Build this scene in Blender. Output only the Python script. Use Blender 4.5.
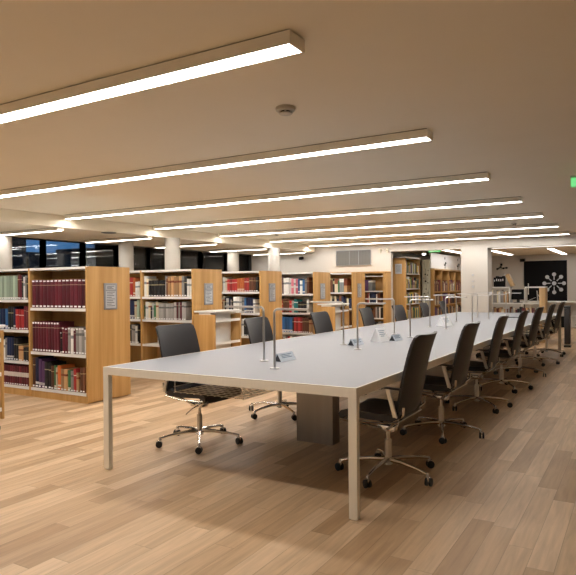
import bpy, bmesh, math, random
from mathutils import Vector, Matrix, Euler
random.seed(7)
S = bpy.context.scene
for o in list(bpy.data.objects): bpy.data.objects.remove(o)
C = S.collection

# ------------------------------------------------------------------ camera
R_ = Vector((0.86142431, 0.50780948, -0.00881409))
U_ = Vector((0.00705354, 0.00539109, 0.99996059))
F_ = Vector((-0.50783698, 0.86145254, -0.00106216))
cd = bpy.data.cameras.new('camera'); cam = bpy.data.objects.new('camera', cd); C.objects.link(cam)
cd.sensor_fit = 'HORIZONTAL'; cd.sensor_width = 36.0; cd.lens = 36.0 * 600.06 / 576
cd.clip_start = 0.05; cd.clip_end = 200
m = Matrix((R_, U_, -F_)).transposed().to_4x4(); m.translation = (0, 0, 1.3076)
cam.matrix_world = m
S.camera = cam
# ------------------------------------------------------------------ world, exposure, light levels
S.view_settings.view_transform = 'Standard'; S.view_settings.look = 'None'
S.view_settings.gamma = 1.0; S.view_settings.exposure = 0.18
S.view_settings.use_curve_mapping = False
W = bpy.data.worlds.new('dusk'); S.world = W; W.use_nodes = True
wn = W.node_tree.nodes; wl = W.node_tree.links
bg = wn['Background']; bg.inputs['Strength'].default_value = 1.0
tc = wn.new('ShaderNodeTexCoord'); sx = wn.new('ShaderNodeSeparateXYZ'); cr = wn.new('ShaderNodeValToRGB')
wl.new(tc.outputs['Generated'], sx.inputs[0]); wl.new(sx.outputs['Z'], cr.inputs[0]); wl.new(cr.outputs[0], bg.inputs[0])
cr.color_ramp.elements[0].color = (0.10, 0.26, 0.50, 1); cr.color_ramp.elements[1].color = (0.015, 0.05, 0.16, 1)
MAIN_EMIT = 25.0      # diffusers of the long ceiling lights
LOW_EMIT = 22.0       # lights of the lower ceiling
BACK_EMIT = 12.0      # lights of the room behind
LAMP_COL = (1.0, 0.95, 0.88)

# ------------------------------------------------------------------ materials
def mat(name, col, rough=0.5, metal=0.0, noise=0.0, nscale=20.0, bump=0.0, stretch=(1, 1, 1), spec=0.5):
    M = bpy.data.materials.new(name); M.use_nodes = True
    n = M.node_tree.nodes; l = M.node_tree.links; b = n['Principled BSDF']
    b.inputs['Roughness'].default_value = rough; b.inputs['Metallic'].default_value = metal
    b.inputs['Specular IOR Level'].default_value = spec
    t = n.new('ShaderNodeTexCoord'); mp = n.new('ShaderNodeMapping'); mp.inputs['Scale'].default_value = stretch
    nz = n.new('ShaderNodeTexNoise'); nz.inputs['Scale'].default_value = nscale; nz.inputs['Detail'].default_value = 4
    l.new(t.outputs['Object'], mp.inputs[0]); l.new(mp.outputs[0], nz.inputs['Vector'])
    mx = n.new('ShaderNodeMix'); mx.data_type = 'RGBA'
    k = noise
    mx.inputs['A'].default_value = tuple(c * (1 - k) for c in col) + (1,)
    mx.inputs['B'].default_value = tuple(min(1, c * (1 + k)) for c in col) + (1,)
    l.new(nz.outputs['Fac'], mx.inputs['Factor']); l.new(mx.outputs['Result'], b.inputs['Base Color'])
    if bump:
        bp = n.new('ShaderNodeBump'); bp.inputs['Strength'].default_value = bump; bp.inputs['Distance'].default_value = 0.002
        l.new(nz.outputs['Fac'], bp.inputs['Height']); l.new(bp.outputs[0], b.inputs['Normal'])
    return M

def emis(name, col, s):
    M = bpy.data.materials.new(name); M.use_nodes = True
    b = M.node_tree.nodes['Principled BSDF']
    b.inputs['Base Color'].default_value = (.8, .8, .8, 1)
    b.inputs['Emission Color'].default_value = tuple(col) + (1,); b.inputs['Emission Strength'].default_value = s
    return M

def math_n(n, l, op, a, b=None):
    q = n.new('ShaderNodeMath'); q.operation = op
    for i, v in enumerate((a, b)):
        if v is None: continue
        if isinstance(v, (int, float)): q.inputs[i].default_value = v
        else: l.new(v, q.inputs[i])
    return q.outputs[0]

def plank_floor():
    M = bpy.data.materials.new('oak_plank_floor'); M.use_nodes = True
    n = M.node_tree.nodes; l = M.node_tree.links; b = n['Principled BSDF']
    t = n.new('ShaderNodeTexCoord'); s = n.new('ShaderNodeSeparateXYZ'); l.new(t.outputs['Object'], s.inputs[0])
    u = math_n(n, l, 'DIVIDE', s.outputs['X'], 0.118)
    row = math_n(n, l, 'FLOOR', u); fu = math_n(n, l, 'FRACT', u)
    wn1 = n.new('ShaderNodeTexWhiteNoise'); wn1.noise_dimensions = '1D'; l.new(row, wn1.inputs['W'])
    v = math_n(n, l, 'ADD', math_n(n, l, 'DIVIDE', s.outputs['Y'], 1.0), math_n(n, l, 'MULTIPLY', wn1.outputs['Value'], 7.0))
    seg = math_n(n, l, 'FLOOR', v); fv = math_n(n, l, 'FRACT', v)
    cb = n.new('ShaderNodeCombineXYZ'); l.new(row, cb.inputs[0]); l.new(seg, cb.inputs[1])
    wn2 = n.new('ShaderNodeTexWhiteNoise'); wn2.noise_dimensions = '3D'; l.new(cb.outputs[0], wn2.inputs['Vector'])
    ramp = n.new('ShaderNodeValToRGB'); e = ramp.color_ramp.elements
    e[0].color = FLOOR_A; e[1].color = FLOOR_C
    q = e.new(0.5); q.color = FLOOR_B
    l.new(wn2.outputs['Value'], ramp.inputs[0])
    cb2 = n.new('ShaderNodeCombineXYZ')
    l.new(math_n(n, l, 'MULTIPLY', s.outputs['X'], 22.0), cb2.inputs[0]); l.new(math_n(n, l, 'MULTIPLY', s.outputs['Y'], 1.6), cb2.inputs[1])
    l.new(math_n(n, l, 'MULTIPLY', wn2.outputs['Value'], 50.0), cb2.inputs[2])
    nz = n.new('ShaderNodeTexNoise'); nz.inputs['Scale'].default_value = 1.6; nz.inputs['Detail'].default_value = 6; nz.inputs['Distortion'].default_value = 0.6
    l.new(cb2.outputs[0], nz.inputs['Vector'])
    g = n.new('ShaderNodeMapRange'); g.inputs['From Min'].default_value = .3; g.inputs['From Max'].default_value = .7
    g.inputs['To Min'].default_value = .84; g.inputs['To Max'].default_value = 1.12; l.new(nz.outputs['Fac'], g.inputs[0])
    seam = math_n(n, l, 'MAXIMUM', math_n(n, l, 'LESS_THAN', fu, 0.022), math_n(n, l, 'LESS_THAN', fv, 0.003))
    k = math_n(n, l, 'MULTIPLY', g.outputs[0], math_n(n, l, 'SUBTRACT', 1.0, math_n(n, l, 'MULTIPLY', seam, 0.35)))
    vm = n.new('ShaderNodeVectorMath'); vm.operation = 'SCALE'; l.new(ramp.outputs[0], vm.inputs[0]); l.new(k, vm.inputs['Scale'])
    l.new(vm.outputs[0], b.inputs['Base Color'])
    b.inputs['Roughness'].default_value = 0.42; b.inputs['Specular IOR Level'].default_value = 0.35
    bp = n.new('ShaderNodeBump'); bp.inputs['Strength'].default_value = 0.15; bp.inputs['Distance'].default_value = 0.001
    l.new(k, bp.inputs['Height']); l.new(bp.outputs[0], b.inputs['Normal'])
    return M
FLOOR_A = (0.41, 0.265, 0.145, 1); FLOOR_B = (0.54, 0.37, 0.22, 1); FLOOR_C = (0.66, 0.48, 0.31, 1)

def oak(name, a, c, axis='Y'):
    """veneer: broad vertical stripes plus fine grain"""
    M = bpy.data.materials.new(name); M.use_nodes = True
    n = M.node_tree.nodes; l = M.node_tree.links; b = n['Principled BSDF']
    t = n.new('ShaderNodeTexCoord'); mp = n.new('ShaderNodeMapping'); mp.inputs['Scale'].default_value = (9, 9, .35)
    l.new(t.outputs['Object'], mp.inputs[0])
    n1 = n.new('ShaderNodeTexNoise'); n1.inputs['Scale'].default_value = 1.3; n1.inputs['Detail'].default_value = 5
    n1.inputs['Roughness'].default_value = .65
    l.new(mp.outputs[0], n1.inputs['Vector'])
    r = n.new('ShaderNodeValToRGB'); r.color_ramp.elements[0].position = .33; r.color_ramp.elements[1].position = .67
    r.color_ramp.elements[0].color = a + (1,); r.color_ramp.elements[1].color = c + (1,)
    l.new(n1.outputs['Fac'], r.inputs[0]); l.new(r.outputs[0], b.inputs['Base Color'])
    b.inputs['Roughness'].default_value = .45; b.inputs['Specular IOR Level'].default_value = .3
    return M

def spine_mat(name, base, band, lo=.2, hi=.3, lo2=None, hi2=None):
    M = bpy.data.materials.new(name); M.use_nodes = True
    n = M.node_tree.nodes; l = M.node_tree.links; b = n['Principled BSDF']
    t = n.new('ShaderNodeTexCoord'); s = n.new('ShaderNodeSeparateXYZ'); l.new(t.outputs['Generated'], s.inputs[0])
    z = s.outputs['Z']
    k = math_n(n, l, 'MULTIPLY', math_n(n, l, 'GREATER_THAN', z, lo), math_n(n, l, 'LESS_THAN', z, hi))
    if lo2 is not None:
        k = math_n(n, l, 'MAXIMUM', k, math_n(n, l, 'MULTIPLY', math_n(n, l, 'GREATER_THAN', z, lo2), math_n(n, l, 'LESS_THAN', z, hi2)))
    oi = n.new('ShaderNodeObjectInfo'); hs = n.new('ShaderNodeHueSaturation'); hs.inputs['Color'].default_value = base + (1,)
    l.new(math_n(n, l, 'ADD', math_n(n, l, 'MULTIPLY', oi.outputs['Random'], .8), .65), hs.inputs['Value'])
    mx = n.new('ShaderNodeMix'); mx.data_type = 'RGBA'; mx.inputs['B'].default_value = band + (1,)
    l.new(hs.outputs[0], mx.inputs['A']); l.new(k, mx.inputs['Factor'])
    l.new(mx.outputs['Result'], b.inputs['Base Color']); b.inputs['Roughness'].default_value = .5
    return M

M = dict(
    floor=plank_floor(),
    ceil=mat('matt_ceiling_paint', (.90, .83, .69), .9, noise=.02, nscale=3),
    wall=mat('warm_white_wall_paint', (.56, .53, .49), .85, noise=.02, nscale=4),
    greywall=mat('grey_wall_paint', (.60, .56, .52), .85, noise=.02, nscale=4),
    white=mat('white_lacquered_metal', (.80, .79, .77), .35, noise=.01),
    housing=mat('light_housing_paint', (.90, .85, .74), .5, noise=.01),
    oak=oak('oak_veneer', (.44, .24, .075), (.60, .36, .14)),
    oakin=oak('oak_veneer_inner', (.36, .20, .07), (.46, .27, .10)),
    oaklight=oak('pale_oak_veneer', (.52, .34, .16), (.64, .44, .23)),
    top=mat('grey_linoleum_table_top', (.25, .265, .305), .42, noise=.03, nscale=60, spec=.4),
    steel=mat('brushed_steel', (.82, .78, .68), .38, .35, noise=.06, nscale=40, stretch=(1, 1, .1)),
    ped=mat('dark_brushed_steel', (.32, .29, .26), .32, .8, noise=.18, nscale=14, stretch=(1, 1, .06)),
    chrome=mat('polished_aluminium', (.72, .70, .67), .14, 1, noise=.01),
    chrome_warm=mat('satin_aluminium', (.70, .66, .60), .28, 1, noise=.02),
    leather=mat('black_leather', (.027, .025, .028), .42, noise=.15, nscale=120, bump=.3, spec=.5),
    lampmetal=mat('satin_nickel', (.62, .61, .60), .3, 1, noise=.02),
    rubber=mat('black_caster_plastic', (.012, .012, .013), .35, noise=.05),
    concrete=mat('pale_concrete', (.52, .49, .44), .85, noise=.10, nscale=9, bump=.2, stretch=(1, 1, .5)),
    paper=mat('white_paper', (.86, .87, .90), .7, noise=.01),
    bluepaper=mat('pale_blue_card', (.62, .69, .78), .6, noise=.02),
    ink=mat('blue_grey_print', (.16, .24, .36), .7),
    dark=mat('dark_grey_card', (.05, .055, .065), .7),
    black=mat('matt_black_panel', (.006, .006, .007), .7, noise=.1, spec=.12),
    frame=mat('dark_window_frame', (.035, .033, .03), .5),
    grey=mat('grey_aluminium_plate', (.30, .31, .33), .45, .3, noise=.05),
    greylight=mat('pale_grey_card', (.50, .52, .56), .6, noise=.03),
    vent=mat('grey_vent_metal', (.15, .145, .135), .6, noise=.04),
    plast=mat('ivory_plastic', (.55, .52, .44), .5),
    green=emis('exit_sign_green', (.04, .60, .16), 1.0),
    exitwhite=emis('exit_sign_white', (.9, 1, .8), 1.8),
    lamp=emis('light_diffuser', LAMP_COL, MAIN_EMIT),
    lowlamp=emis('lower_light_diffuser', LAMP_COL, LOW_EMIT),
    backlamp=emis('rear_light_diffuser', LAMP_COL, BACK_EMIT),
    strip=emis('cove_strip', LAMP_COL, 2.5),
    building=mat('dark_facade', (.015, .018, .022), .8, noise=.3, nscale=2),
    street=mat('dark_asphalt', (.02, .02, .022), .9, noise=.2),
    pages=mat('book_pages', (.62, .57, .47), .8, noise=.05, nscale=200),
    canvas=mat('printed_curtain', (.62, .62, .52), .8, noise=.05, nscale=8),
)
glass = bpy.data.materials.new('window_glass'); glass.use_nodes = True
gn = glass.node_tree.nodes; gl = glass.node_tree.links; gn.remove(gn['Principled BSDF'])
go = gn['Material Output']; gm = gn.new('ShaderNodeMixShader'); gt = gn.new('ShaderNodeBsdfTransparent'); gg = gn.new('ShaderNodeBsdfGlossy')
gg.inputs['Roughness'].default_value = 0.01; gt.inputs['Color'].default_value = (.75, .8, .85, 1); gf = gn.new('ShaderNodeFresnel'); gf.inputs['IOR'].default_value = 1.5
gl.new(gf.outputs[0], gm.inputs[0]); gl.new(gt.outputs[0], gm.inputs[1]); gl.new(gg.outputs[0], gm.inputs[2]); gl.new(gm.outputs[0], go.inputs[0])
M['glass'] = glass

# ------------------------------------------------------------------ mesh helpers
def nb(): return bmesh.new()
def box(bm, c, s, rot=None, bev=0.0, mi=0):
    g = bmesh.ops.create_cube(bm, size=1.0); vs = g['verts']
    bmesh.ops.scale(bm, vec=s, verts=vs)
    if bev:
        es = list({e for v in vs for e in v.link_edges})
        r = bmesh.ops.bevel(bm, geom=es, offset=bev, segments=2, affect='EDGES', profile=.6)
        vs = list({v for f in r['faces'] for v in f.verts} | {v for v in vs if v.is_valid})
        vs = [v for v in vs if v.is_valid]
        # gather whole island
        seen = set(vs); st = list(vs)
        while st:
            v = st.pop()
            for e in v.link_edges:
                w = e.other_vert(v)
                if w not in seen: seen.add(w); st.append(w)
        vs = list(seen)
    if rot is not None: bmesh.ops.rotate(bm, cent=(0, 0, 0), matrix=Euler(rot).to_matrix(), verts=vs)
    bmesh.ops.translate(bm, vec=c, verts=vs)
    if mi:
        for f in {f for v in vs for f in v.link_faces}: f.material_index = mi
    return vs
def bx(bm, x0, x1, y0, y1, z0, z1, bev=0.0, mi=0):
    return box(bm, ((x0 + x1) / 2, (y0 + y1) / 2, (z0 + z1) / 2), (abs(x1 - x0), abs(y1 - y0), abs(z1 - z0)), None, bev, mi)
def tube(bm, pts, r, seg=8, flat=1.0):
    pts = [Vector(p) for p in pts]; n = len(pts)
    rs = r if isinstance(r, (list, tuple)) else [r] * n
    rings = []; up = None
    for i, p in enumerate(pts):
        d = (pts[min(i + 1, n - 1)] - pts[max(i - 1, 0)]).normalized()
        if up is None: up = Vector((0, 0, 1)) if abs(d.z) < .9 else Vector((0, 1, 0))
        a = d.cross(up).normalized(); b = a.cross(d).normalized(); up = b
        rings.append([bm.verts.new(p + (a * math.cos(2 * math.pi * k / seg) * rs[i] * flat + b * math.sin(2 * math.pi * k / seg) * rs[i])) for k in range(seg)])
    for i in range(n - 1):
        for k in range(seg):
            bm.faces.new((rings[i][k], rings[i][(k + 1) % seg], rings[i + 1][(k + 1) % seg], rings[i + 1][k]))
    bm.faces.new(rings[0][::-1]); bm.faces.new(rings[-1])
def lathe(bm, prof, c=(0, 0, 0), seg=20, rot=None):
    c = Vector(c); Rm = Euler(rot).to_matrix() if rot else Matrix.Identity(3)
    rings = []
    for r, z in prof:
        rings.append([bm.verts.new(c + Rm @ Vector((r * math.cos(2 * math.pi * k / seg), r * math.sin(2 * math.pi * k / seg), z))) for k in range(seg)])
    for i in range(len(prof) - 1):
        for k in range(seg):
            bm.faces.new((rings[i][k], rings[i][(k + 1) % seg], rings[i + 1][(k + 1) % seg], rings[i + 1][k]))
    bm.faces.new(rings[0][::-1]); bm.faces.new(rings[-1])
def prism(bm, poly, axis_vec, mi=0):
    """closed polygon (3D points) extruded by axis_vec"""
    a = [bm.verts.new(p) for p in poly]; v = Vector(axis_vec); b = [bm.verts.new(Vector(p) + v) for p in poly]
    n = len(poly); fs = [bm.faces.new(a[::-1]), bm.faces.new(b)]
    for i in range(n): fs.append(bm.faces.new((a[i], a[(i + 1) % n], b[(i + 1) % n], b[i])))
    for f in fs: f.material_index = mi
def mesh_of(name, bm, mats, smooth=True):
    bmesh.ops.recalc_face_normals(bm, faces=bm.faces)
    me = bpy.data.meshes.new(name); bm.to_mesh(me); bm.free()
    for q in (mats if isinstance(mats, (list, tuple)) else [mats]): me.materials.append(q)
    if smooth and len(me.polygons):
        me.shade_smooth(); me.set_sharp_from_angle(angle=math.radians(35))
    return me
def obj(name, bm, mats, parent=None, smooth=True):
    o = bpy.data.objects.new(name, mesh_of(name, bm, mats, smooth)); C.objects.link(o)
    if parent: o.parent = parent
    return o
def tag(o, label, cat, group=None, kind=None):
    o['label'] = label; o['category'] = cat
    if group: o['group'] = group
    if kind: o['kind'] = kind
    return o
def thing(name, label, cat, loc=(0, 0, 0), rz=0, group=None):
    o = bpy.data.objects.new(name, None); C.objects.link(o); o.location = loc; o.rotation_euler = (0, 0, rz)
    o.empty_display_size = .1
    return tag(o, label, cat, group)
def struct(name, bm, m, label=None, parent=None, smooth=False):
    o = obj(name, bm, m, parent, smooth)
    if not parent:
        o['kind'] = 'structure'; o['label'] = label or name.replace('_', ' '); o['category'] = name.split('_')[0]
    return o
def dup(root, loc, rz, label, group=None):
    r = root.copy(); C.objects.link(r); r.location = loc; r.rotation_euler = (0, 0, rz); r['label'] = label
    if group: r['group'] = group
    def rec(src, dst):
        for ch in list(src.children):
            c = ch.copy(); C.objects.link(c); c.parent = dst; rec(ch, c)
    rec(root, r)
    return r
ORD = ['first', 'second', 'third', 'fourth', 'fifth', 'sixth', 'seventh', 'eighth', 'ninth', 'tenth', 'eleventh', 'twelfth', 'thirteenth',
       'fourteenth', 'fifteenth', 'sixteenth', 'seventeenth', 'eighteenth', 'nineteenth', 'twentieth'] + ['twenty-' + w for w in
       ['first', 'second', 'third', 'fourth', 'fifth', 'sixth', 'seventh', 'eighth', 'ninth']] + ['thirtieth']

# ------------------------------------------------------------------ structure
HC = 2.363; LC = 2.19; BX = -7.16; WX = -9.15; BY = 13.5; FY = 20.0; HR = 2.236; RX = 4.5; RY = -2.6
b = nb(); bx(b, WX - .15, RX + .15, RY - .15, FY + .15, -.1, 0); struct('floor', b, M['floor'], 'oak plank floor running along the long table')
b = nb(); bx(b, BX, RX + .15, RY - .15, BY + .1, HC, HC + .2); struct('ceiling', b, M['ceil'], 'beige plastered ceiling over the long table')
b = nb()
bx(b, WX - .15, BX, RY - .15, BY + .15, LC, LC + .5)
struct('ceiling_aisle', b, M['ceil'], 'lower ceiling step over the window aisle')
b = nb(); bx(b, -5.9, RX + .15, BY + .3, FY + .15, HR, HR + .2); struct('ceiling_rear', b, M['ceil'], 'ceiling of the room behind')
b = nb(); bx(b, RX, RX + .15, RY - .15, FY + .15, 0, HC); struct('wall_right', b, M['wall'], 'plain wall right of the camera')
b = nb(); bx(b, WX - .15, RX + .15, RY - .15, RY, 0, 2.5); struct('wall_rear', b, M['wall'], 'plain wall behind the camera')
b = nb(); bx(b, WX - .15, -5.12, BY, BY + .12, 0, 2.6); struct('wall_back', b, M['wall'], 'white wall with the grey vent behind the bookcases')
b = nb(); bx(b, -3.47, -2.894, BY - .012, BY + .42, 0, HC); struct('wall_pier', b, M['wall'], 'broad white pier behind the end of the table')
b = nb(); bx(b, -5.12, RX, BY, BY + .3, 2.123, HC + .05); struct('trim_1', b, M['wall'], 'downstand across the ceiling above the openings')
b = nb(); bx(b, -2.86, 2.5, BY + .30, BY + .33, 2.118, 2.14); struct('trim_2', b, M['strip'], 'thin lit strip behind the downstand')
b = nb(); bx(b, -5.75, RX + .15, FY, FY + .15, 0, HC); struct('wall_far', b, M['wall'], 'white far wall with the black door')
b = nb(); bx(b, -5.9, -5.75, BY + .12, FY + .15, 0, HC); struct('wall_left', b, M['wall'], 'side wall of the room behind')
# window wall
ys = [-2.6, -1.34, -.41, .52, 1.45, 2.38, 3.31, 4.24, 5.17, 6.08, 6.97, 7.85, 8.70, 9.60, 10.45, 11.40, 12.42, 13.5]
wi = 0
for i in range(len(ys) - 1):
    wi += 1
    f = nb(); y0, y1 = ys[i], ys[i + 1]
    for yy in (y0, y1): bx(f, WX - .06, WX + .05, yy - .03, yy + .03, 0, LC)
    bx(f, WX - .06, WX + .05, y0, y1, 0, .06); bx(f, WX - .06, WX + .05, y0, y1, LC - .02, LC)
    o = struct('window_%d' % wi, f, M['frame'], 'tall dark framed window of the glazed side')
    g = nb(); bx(g, WX - .012, WX - .002, y0 + .03, y1 - .03, .06, LC - .02); obj('pane', g, M['glass'], o, False)

# outside: dark blocks under a dusk sky
b = nb(); bx(b, -60, WX - .4, -30, 60, -.4, -.2); struct('ground', b, M['street'], 'dark street outside the windows')
for k, (x, y0, y1, h) in enumerate([(-20, -6, 14.5, 5.2), (-20, 14.6, 17.3, 2.72), (-20, 17.4, 20.2, 3.02), (-20, 20.4, 34, 5.6), (-28, 36, 56, 5.0)]):
    b = nb(); bx(b, x - 2, x, y0, y1, -.2, h)
    for q in range(int((y1 - y0) / 1.6)):
        bx(b, x, x + .06, y0 + .4 + q * 1.6, y0 + 1.2 + q * 1.6, .6, 1.5)
    tag(obj('building', b, M['building'], None, False), ['tall dark building outside the leftmost windows', 'low dark building outside under blue dusk sky, second from the left', 'low dark building outside, third from the left',
        'dark building outside behind the round columns', 'most distant dark building outside the windows'][k], 'building', 'dark buildings outside the windows')

# ------------------------------------------------------------------ columns
for k, (x, y, hh, lab) in enumerate([(-8.72, 5.9, LC, 'round concrete column at the left edge of the view'), (-8.30, 8.13, LC, 'round concrete column behind the gable of the nearest bookcase'),
        (-7.165, 8.13, LC, 'round concrete column rising behind the second bookcase'), (-8.30, 11.54, LC, 'round concrete column by the windows behind the third bookcase'),
        (-7.165, 11.54, LC, 'round white column rising behind the third bookcase gable')]):
    b = nb(); r = .135
    lathe(b, [(r, 0), (r, hh)], (x, y, 0), 32)
    o = obj('column', b, M['concrete'] if k != 4 else M['wall'])
    tag(o, lab, 'column', 'round columns by the windows')

# ------------------------------------------------------------------ ceiling lights
def light_bar(x0, x1, y0, w, zt, h, dm, label, group, axis='X'):
    t = thing('ceiling_light', label, 'ceiling light', (x0, y0, zt), 0 if axis == 'X' else math.pi / 2, group)
    L = x1 - x0
    b = nb(); bx(b, .006, L - .006, .006, w - .006, -.005, 0); obj('shadow_gap_strip', b, M['frame'], t, False)  # dark-coloured strip stands in for the shadow line between housing and ceiling
    b = nb(); th = .010
    bx(b, 0, L, 0, th, -h, -.005); bx(b, 0, L, w - th, w, -h, -.005); bx(b, 0, th, th, w - th, -h, -.005); bx(b, L - th, L, th, w - th, -h, -.005); bx(b, th, L - th, th, w - th, -.014, -.005)
    obj('housing', b, M['housing'], t, False)
    b = nb(); bx(b, th, L - th, th, w - th, -h + .003, -h + .012); obj('diffuser', b, dm, t, False)
    return t
near = ['nearest the camera', 'second from the camera', 'third from the camera', 'fourth from the camera', 'fifth from the camera', 'sixth from the camera', 'farthest from the camera']
for k in range(7):
    light_bar(-7.10, -1.229, 2.117 + 1.82 * k, .126, HC, .059, M['lamp'], 'long white linear ceiling light over the table, ' + near[k], 'long linear ceiling lights')
lown = ['leftmost, beside the left column', 'above the first aisle', 'above the second bookcase', 'above the third bookcase', 'above the fourth bookcase']
for k in range(5):
    light_bar(-8.75, -7.19, 5.72 + 1.82 * k, .11, LC, .045, M['lowlamp'], 'short linear light under the lower ceiling, ' + lown[k], 'short lights of the lower ceiling')
light_bar(-7.10, -1.229, -1.523, .126, HC, .059, M['lamp'], 'added long white linear ceiling light, unseen behind the camera', 'long linear ceiling lights')  # unseen bar added to brighten the near ceiling and the table's steel front
light_bar(-8.75, -7.19, 3.90, .11, LC, .045, M['lowlamp'], 'short linear light under the lower ceiling, just outside the left edge', 'short lights of the lower ceiling')
# rear room: two bars running away from the camera, one across
def light_bar_y(x, y0, y1, label, strong=M['backlamp']):
    t = thing('ceiling_light', label, 'ceiling light', (x, y0, HR), 0, 'lights of the room behind')
    L = y1 - y0; b = nb(); bx(b, -.07, .07, 0, L, -.03, 0); obj('housing', b, M['housing'], t, False)
    b = nb(); bx(b, -.06, .06, .01, L - .01, -.034, -.030); obj('diffuser', b, strong, t, False)
light_bar_y(-3.36, 16.2, 18.8, 'short slanting-looking bright ceiling light in the rear room near the pier')
light_bar_y(-1.97, 16.2, 19.6, 'bright ceiling light in the rear room in front of the black door')
light_bar_y(-4.30, 14.9, 17.0, 'bright ceiling light in the rear room left of the pier')
light_bar_y(.6, 15.0, 19.0, 'ceiling light of the rear room beyond the right edge')

# ------------------------------------------------------------------ small ceiling and wall fittings
def detector(loc, s, label):
    t = thing('smoke_detector', label, 'smoke detector', loc, 0, 'smoke detectors on the ceiling')
    b = nb(); lathe(b, [(.050 * s, 0), (.052 * s, -.006), (.050 * s, -.020), (.042 * s, -.026)], (0, 0, 0), 24); obj('base', b, M['plast'], t)
    b = nb(); lathe(b, [(.030 * s, -.024), (.030 * s, -.034)], (0, 0, 0), 20); obj('sensor_slot', b, M['black'], t)
    b = nb(); lathe(b, [(.037 * s, -.034), (.034 * s, -.040), (.015 * s, -.043)], (0, 0, 0), 20); obj('cap', b, M['plast'], t)
    for q in range(6):
        a = q * math.pi / 3
        b = nb(); box(b, (.034 * s * math.cos(a), .034 * s * math.sin(a), -.029), (.006, .012, .012), (0, 0, a)); obj('rib', b, M['plast'], t)
detector((-1.797, 3.037, HC), 1.13, 'round ivory smoke detector between the first two ceiling lights')
detector((-1.87, 10.78, HC), .9, 'small smoke detector near the right ends of the far ceiling lights')
detector((-6.26, 10.2, HC), .9, 'small smoke detector over the bookcases')
b = nb(); lathe(b, [(.11, 0), (.12, -.008), (.09, -.015), (.05, -.010)], (-7.22, 6.71, LC), 24); tag(obj('ceiling_vent', b, M['vent']), 'round grey air vent in the lower ceiling at left', 'vent')
def exit_sign(loc, rz, w, label):
    t = thing('exit_sign', label, 'exit sign', loc, rz, 'green exit signs')
    b = nb(); bx(b, -w / 2, w / 2, -.012, .012, -.105, -.02, .003); obj('panel', b, M['green'], t)
    b = nb(); bx(b, -w / 2 - .004, w / 2 + .004, -.02, .02, -.02, 0); tube(b, [(0, 0, 0), (0, 0, .035)], .006, 6); obj('bracket', b, M['plast'], t)
    for sy in (-1, 1):
        b = nb()   # arrow and running figure
        y = sy * .0135
        box(b, (.06, y, -.075), (.07, .002, .014)); box(b, (.088, y, -.066), (.034, .002, .011), (0, .8, 0)); box(b, (.088, y, -.084), (.034, .002, .011), (0, -.8, 0))
        box(b, (-.06, y, -.045), (.016, .002, .016)); box(b, (-.06, y, -.072), (.018, .002, .035), (0, .3, 0)); box(b, (-.045, y, -.1), (.03, .002, .01), (0, .9, 0)); box(b, (-.075, y, -.1), (.032, .002, .01), (0, -.7, 0))
        bmesh.ops.scale(b, vec=(1, 1, .8), verts=b.verts); bmesh.ops.translate(b, vec=(0, 0, .002), verts=b.verts); obj('pictogram', b, M['exitwhite'], t, False)
exit_sign((-.39, 6.25, HC - .035), math.radians(8), .36, 'green lit exit sign hanging at the right edge of the view')
exit_sign((-4.19, 13.9, 2.201), 0, .28, 'small green exit sign in the opening left of the pier')
t = thing('wall_vent', 'grey louvred vent panel high on the white back wall', 'vent', (-6.085, BY, 1.821))
b = nb(); bx(b, -.46, .46, -.02, 0, 0, .37); obj('backing', b, M['vent'], t, False)
b = nb()
for x in (-.46, .452): bx(b, x, x + .012, -.032, -.02, 0, .37)
for z in (0, .358): bx(b, -.46, .46, -.032, -.02, z, z + .012)
obj('frame', b, M['grey'], t, False)
for k in range(22):
    b = nb(); box(b, (-.43 + k * .041, -.026, .185), (.004, .014, .345), (0, 0, .5)); obj('louvre', b, M['greylight'] if k in (8, 14) else M['vent'], t, False)
t = thing('security_camera', 'small dark camera on the back wall beside the white column', 'camera', (-7.5, BY, 2.016))
b = nb(); bx(b, -.02, .02, -.08, 0, .03, .05); obj('bracket', b, M['vent'], t)
b = nb(); box(b, (0, -.1, .02), (.08, .12, .07), (.2, 0, 0), .008); obj('body', b, M['black'], t)
t = thing('wall_speaker', 'small box speaker high on the far white wall', 'speaker', (-3.21, FY, 2.05))
b = nb(); box(b, (0, -.06, .03), (.16, .10, .10), (.15, 0, 0), .01); obj('cabinet', b, M['vent'], t)
b = nb(); box(b, (0, -.115, .023), (.13, .01, .08), (.15, 0, 0)); obj('grille', b, M['black'], t)
for k, (z, h, lab) in enumerate([(1.50, .07, 'upper small wall switch on the pier'), (1.37, .05, 'middle small wall switch on the pier'), (1.24, .07, 'lower small wall switch on the pier')]):
    t = thing('wall_switch', lab, 'switch', (-3.21, BY - .012, z), 0, 'switches on the pier')
    b = nb(); bx(b, -.035, .035, -.008, 0, 0, h, .002); obj('plate', b, M['wall'], t)
    b = nb(); bx(b, -.02, .02, -.012, -.008, .014, h - .014); obj('rocker', b, M['greylight'], t)
for k, x in enumerate((-5.39, -5.20)):
    b = nb(); lathe(b, [(.045, 0), (.045, .03), (.03, .05)], (x, BY, 2.16), 16, (math.pi / 2, 0, 0))
    box(b, (x, BY - .02, 2.11), (.05, .04, .04))
    tag(obj('wall_spotlight', b, M['plast']), ['left', 'right'][k] + ' one of two ivory spotlights at the wall corner by the vent', 'spotlight', 'spotlights at the wall corner')

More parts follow.
